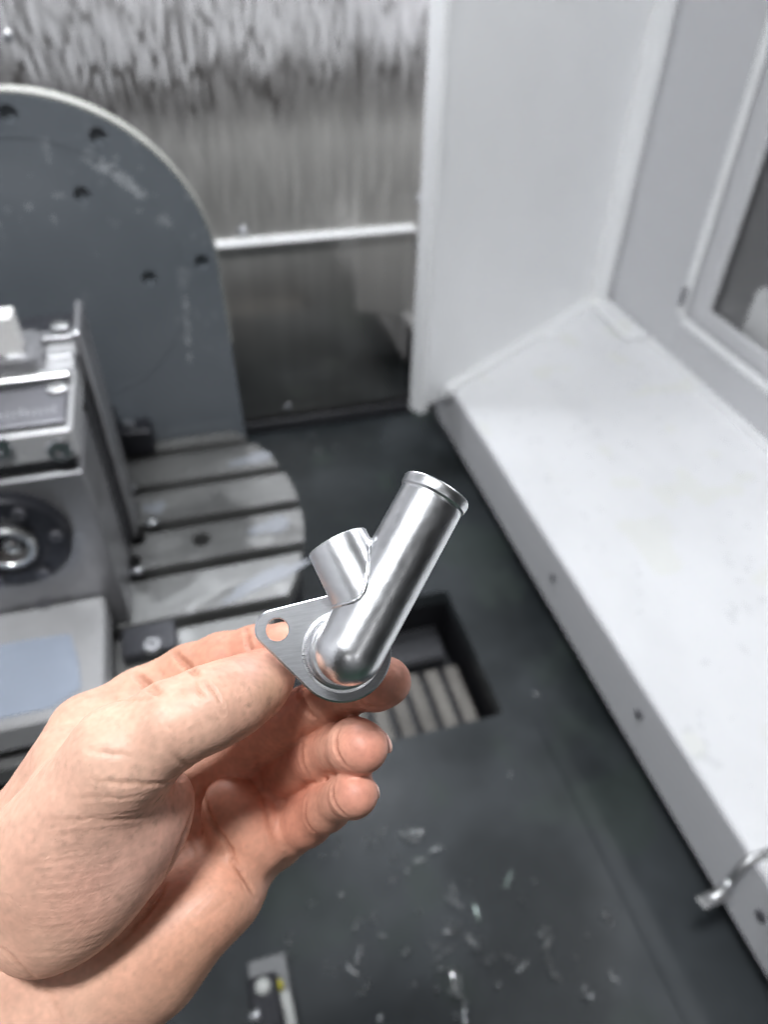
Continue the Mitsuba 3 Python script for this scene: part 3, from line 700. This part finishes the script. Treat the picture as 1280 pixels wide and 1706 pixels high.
def hand_lines():
    rng = np.random.default_rng(5)
    L = [([(334, 1279), (331, 1320), (318, 1365), (300, 1410), (283, 1450), (262, 1490), (235, 1525), (200, 1563), (160, 1590)], 1.2, 0.8),
         ([(334, 1300), (349, 1362), (394, 1434), (429, 1496)], 1.1, 0.9), ([(311, 1377), (326, 1430)], 0.8, 0.4),
         ([(-40, 1545), (37, 1614), (82, 1655), (112, 1720)], 1.0, 0.4),
         ([(313, 1276), (300, 1296), (270, 1307), (210, 1306), (142, 1297)], 0.8, 0.4), ([(329, 1277), (311, 1274), (290, 1255)], 1.0, 0.4),
         ([(112, 1329), (190, 1330), (262, 1325)], 0.7, 0.2), ([(67, 1362), (150, 1367), (225, 1366), (280, 1350)], 0.7, 0.25),
         ([(323, 1132), (332, 1150), (344, 1163)], 0.6, 0.6), ([(346, 1129), (357, 1150), (374, 1171)], 0.6, 0.6), ([(300, 1146), (312, 1160)], 0.7, 0.3), ([(140, 1243), (185, 1252), (225, 1262)], 0.8, 0.3),
         ([(225, 1120), (245, 1138), (268, 1156)], 1.3, 1.4), ([(286, 1080), (305, 1100), (332, 1126)], 1.2, 1.4), ([(262, 1112), (272, 1124)], 0.9, 0.4), ([(408, 1040), (411, 1062), (416, 1086)], 0.9, 0.7), ([(180, 1162), (225, 1164), (262, 1156)], 0.9, 0.4),
         ([(566, 1208), (556, 1240), (578, 1280)], .9, .7), ([(508, 1216), (500, 1262), (516, 1296)], .9, .6),
         ([(558, 1296), (551, 1322), (574, 1360)], .9, .7), ([(514, 1322), (505, 1358), (528, 1392)], .9, .6),
         ([(497, 1150), (503, 1175), (520, 1196)], 1.1, 1.2), ([(600, 1166), (612, 1180), (640, 1178)], 0.9, 0.6),
         ([(424, 1250), (448, 1355), (474, 1425)], 1.2, 0.5)]
    for i in range(34):                                              # fine folds across the ball of the thumb
        v0 = 1345 + 245 * (i + rng.uniform(-.4, .4)) / 34
        k = (v0 - 1318) / 270
        a = rng.uniform(20, 150) * (1 - 0.35 * k) + 10 * k; b = a + rng.uniform(110, 220)
        u = np.linspace(a, min(b, 318 - 110 * k ** 1.5), 7)
        L.append((np.stack([u, v0 + 26 * k * (1 - ((u - 130) / 110) ** 2) - (6 + 26 * k) * (u - 130) / 130 + rng.normal(0, .6, 7)], 1), rng.uniform(.6, .85), rng.uniform(.07, .19) * (1 - .2 * k)))
    for i in range(26):                                              # faint lines of the palm
        u0, v0 = rng.uniform(290, 410), rng.uniform(1420, 1560)
        t = np.linspace(0, 1, 4); ln = rng.uniform(20, 60); an = rng.choice([-0.9, 1.1]) + rng.normal(0, .2)
        L.append((np.stack([u0 + np.cos(an) * ln * t, v0 + np.sin(an) * ln * t + rng.normal(0, 1, 4)], 1), .55, rng.uniform(.06, .16)))
    for i in range(30):                                              # back of the thumb
        c = rng.uniform(0, 1); u0, v0 = 215 + 190 * c + rng.normal(0, 14), 1245 - 95 * c + rng.normal(0, 18)
        t = np.linspace(-.5, .5, 4); an = 0.95 + rng.normal(0, .25); ln = rng.uniform(8, 26)
        L.append((np.stack([u0 + np.cos(an) * ln * t, v0 + np.sin(an) * ln * t], 1), .5, rng.uniform(.05, .16)))
    return L

def make_hand():
    v, f = surface_nets(hand_sdf, np.array([-215., 30, 195]), np.array([30., 300, 322]), 1.3)
    m = refine(hand_sdf, v, f)
    return creases(m, hand_lines())

hand, pressed = make_hand()
hv, hn = np.array(hand.vertices), np.array(hand.vertex_normals)
def near(uvd, s): return np.exp(-(np.linalg.norm(hv - P(*uvd), axis=1) / s) ** 2)
col = np.tile([0.62, 0.365, 0.265], (len(hv), 1))
def tint(w, c):
    global col
    col = col * (1 - w[:, None]) + np.array(c) * w[:, None]
tint(0.85 * near((330, 1560, 250), 34), (0.59, 0.305, 0.20))
tint(0.7 * near((250, 1430, 225), 28), (0.57, 0.315, 0.255))
tint(0.35 * near((215, 1470, 222), 12), (0.50, 0.33, 0.25))
tint(0.7 * near((400, 1420, 262), 20), (0.58, 0.285, 0.19))
for q, s in (((650, 1133, 240), 14), ((605, 1243, 232), 12), ((594, 1320, 236), 11), ((430, 1085, 250), 14)):
    tint(0.8 * near(q, s), (0.55, 0.215, 0.15))
for q, s in (((500, 1190, 262), 20), ((520, 1265, 268), 22), ((520, 1360, 268), 20), ((450, 1290, 280), 22)): tint(0.65 * near(q, s), (0.48, 0.185, 0.12))  # shade between the curled fingers, put into the skin as darker red
tint(0.85 * near((380, 1088, 258), 20), (0.50, 0.22, 0.145))  # index darkened in colour so the lit thumb stands out against it
tint(0.7 * near((300, 1118, 260), 16), (0.52, 0.25, 0.16))
tint(0.65 * near((415, 1118, 232), 5), (0.62, 0.35, 0.30))
tint(0.6 * near((440, 1150, 234), 7), (0.46, 0.29, 0.18))
tint(0.5 * near((180, 1240, 215), 30), (0.64, 0.41, 0.30))
blotch = meshkit.fbm(hv / 7.0, 4, 3) - 0.5
fine = meshkit.fbm(hv / 1.6, 3, 8) - 0.5
col = col * (1 + 0.32 * blotch + 0.30 * fine)[:, None]
col[:, 1:] *= (1 - 0.10 * (meshkit.fbm(hv / 11.0, 3, 21) - .5))[:, None]
grime = np.clip(meshkit.fbm(hv / 2.2, 3, 31) - 0.58, 0, 1) * 3 * np.maximum(near((250, 1370, 215), 34), near((420, 1180, 228), 16))
col = col * (1 - 0.42 * np.clip(grime, 0, 1)[:, None])
dirt_ = np.clip(pressed / 0.6, 0, 1)[:, None] ** 1.3 * (0.25 + 0.5 * meshkit.fbm(hv / 4.0, 3, 44))[:, None]      # grime that sits in the skin folds
col = col * (1 - dirt_) + col * np.array([.62, .5, .42]) * dirt_
k = thing('hand', 'bare left hand with curled fingers pinching the shiny elbow by its flange', 'hand')
labels[k]['category'] = 'hand'
put('skin', to_world(hand), 'skin', k, smooth=True, color=np.clip(col, 0.02, 0.95))
def nail(c, n, along, w, l, th=.5):
    a = ellip_mesh(w, l, th); m = align(n, along); m[:3, 3] = c; a.apply_transform(m); return a
def ellip_mesh(w, l, th):
    s = trimesh.creation.icosphere(3); s.vertices *= [l, w, th]; return s
put('fingernail', to_world(nail(P(639.5, 1234, 243.5), [.80, -.30, .55], [.2, -.15, -1], 4.4, 4.8, .8)), 'nail', k, smooth=True)
put('fingernail', to_world(nail(P(622.5, 1314, 245.5), [.85, -.2, .5], [.2, -.1, -1], 3.4, 4.0, .9)), 'nail', k, smooth=True)

# ---------------------------------------------------------------- aluminium chips on the pan floor
rng = np.random.default_rng(11)
def chip_mesh(turns, r, wd, pitch, th=.0003):
    n = int(14 * turns) + 6; t = np.linspace(0, turns * 2 * np.pi, n)
    rad = r * (1 + .25 * t / t[-1]); c = np.stack([rad * np.cos(t), rad * np.sin(t), pitch * t / (2 * np.pi)], 1)
    up = np.array([0, 0, 1.0]); ww = wd * np.sin(np.pi * np.linspace(.12, .9, n))[:, None]
    V = np.vstack([c - up * ww / 2, c + up * ww / 2]); F = []
    for i in range(n - 1): F += [[i, i + 1, n + i + 1], [i, n + i + 1, n + i]]
    out = V.copy(); out[:, :2] *= 1 + th / r
    m = len(V); G = F + [[a + m, c_ + m, b + m] for a, b, c_ in F]
    return trimesh.Trimesh(np.vstack([V, out]), G, process=False)
kinds = [chip_mesh(.8, .0034, .0019, .003), chip_mesh(1.5, .0025, .0018, .0095), chip_mesh(2.6, .0018, .0017, .0072), chip_mesh(.5, .0105, .0021, .003), chip_mesh(3.6, .0017, .0016, .0064)]
plys = {}
SPOTS = [(569, 1494, 0, 1), (520, 1505, 0, .7), (622, 1529, 0, 1), (587, 1550, 1, 1), (603, 1575, 2, 1.1), (590, 1613, 3, 1.1), (538, 1609, 1, 1.1), (481, 1578, 1, 1), (487, 1591, 0, .8), (618, 1634, 2, 1), (670, 1591, 1, .8),
         (742, 1492, 4, 1.2), (752, 1474, 1, 1), (749, 1552, 3, 1.1), (768, 1540, 2, 1.1), (776, 1556, 1, 1), (801, 1566, 1, 1.2), (823, 1595, 1, 1.1), (838, 1589, 2, 1), (737, 1590, 2, 1), (735, 1621, 1, 1.2), (755, 1634, 3, 1.2), (725, 1648, 0, 1), (774, 1670, 2, 1.2), (764, 1660, 4, 1), (772, 1690, 1, 1),
         (633, 1695, 0, 1), (649, 1431, 1, .9), (711, 1431, 2, .9), (680, 1453, 0, .8), (567, 1406, 0, .8), (664, 1388, 4, 1.2), (678, 1382, 2, 1.2), (645, 1381, 1, 1), (625, 1402, 1, 1), (700, 1386, 0, 1), (690, 1400, 3, .8), (715, 1418, 2, .9),
         (1003, 1516, 1, 1.3), (1010, 1526, 0, 1), (921, 1625, 2, 1.2), (935, 1634, 1, 1), (971, 1646, 1, 1.2), (1030, 1637, 1, .9), (897, 1563, 1, 1.1), (906, 1584, 2, 1), (891, 1159, 0, 1), (797, 1566, 2, .9), (850, 1289, 0, .7), (655, 1465, 0, .7), (700, 1520, 0, .6), (880, 1600, 2, 1), (745, 1650, 2, 1), (752, 1610, 4, .9), (736, 1575, 1, .8), (640, 1560, 0, .6), (690, 1640, 0, .6), (830, 1640, 0, .7),
         (520, 730, 0, 1), (565, 750, 1, 1), (530, 752, 0, .9), (640, 735, 0, .8)]
for i in range(12): SPOTS.append((rng.uniform(520, 1080), rng.uniform(1380, 1700), 0, rng.uniform(.35, .6)))
GR = {(853, 1451), (794, 1525)}
for (u, v, kd, s) in SPOTS + [(853, 1451, 2, 1.2), (794, 1525, 3, 1.1)]:
    g = at(u, v, 2, 0.004)
    if g[0] > .47: continue
    name = numbered('metal_chip'); green = (u, v) in GR
    if (kd, green) not in plys: plys[kd, green] = mikit.ply(kinds[kd], 'chip_green' if green else 'chip_metal', smooth=True)
    scene[name] = {**plys[kd, green], 'to_world': T().translate([g[0], g[1], .0045 * s + .001]).rotate([0, 0, 1], float(rng.uniform(0, 360))).rotate([1, 0, 0], float(rng.uniform(60, 120))).scale(float(s) * 1.05)}
    if green: lab, grp = ('greenish curled chip lying alone on the floor, nearest the white ledge' if u > 820 else 'greenish bent chip at the edge of the bottom chip cluster'), None
    elif s < .62: lab, grp = 'tiny silver fleck scattered on the dark machine floor', 'tiny flecks on the floor'
    elif v < 800: lab, grp = 'small silver chip on the far floor behind the pipe elbow', 'chips on the far floor'
    elif v < 1300: lab, grp = 'silver chip on the bare floor between conveyor opening and white ledge', 'chips beside the opening'
    elif v < 1460: lab, grp = 'curled silver chip in the loose heap right of the little finger', 'chips right of the little finger'
    elif u < 712: lab, grp = 'curled silver chip on the floor right of the sensor bracket', 'chips right of the sensor bracket'
    elif u < 860: lab, grp = 'curled silver chip in the long cluster at the bottom centre of the floor', 'chips in the bottom cluster'
    else: lab, grp = 'curled silver chip on the floor left of the hook strap', 'chips left of the hook strap'
    labels[name] = {'label': lab, 'category': 'metal chip', **({'group': grp} if grp else {})}
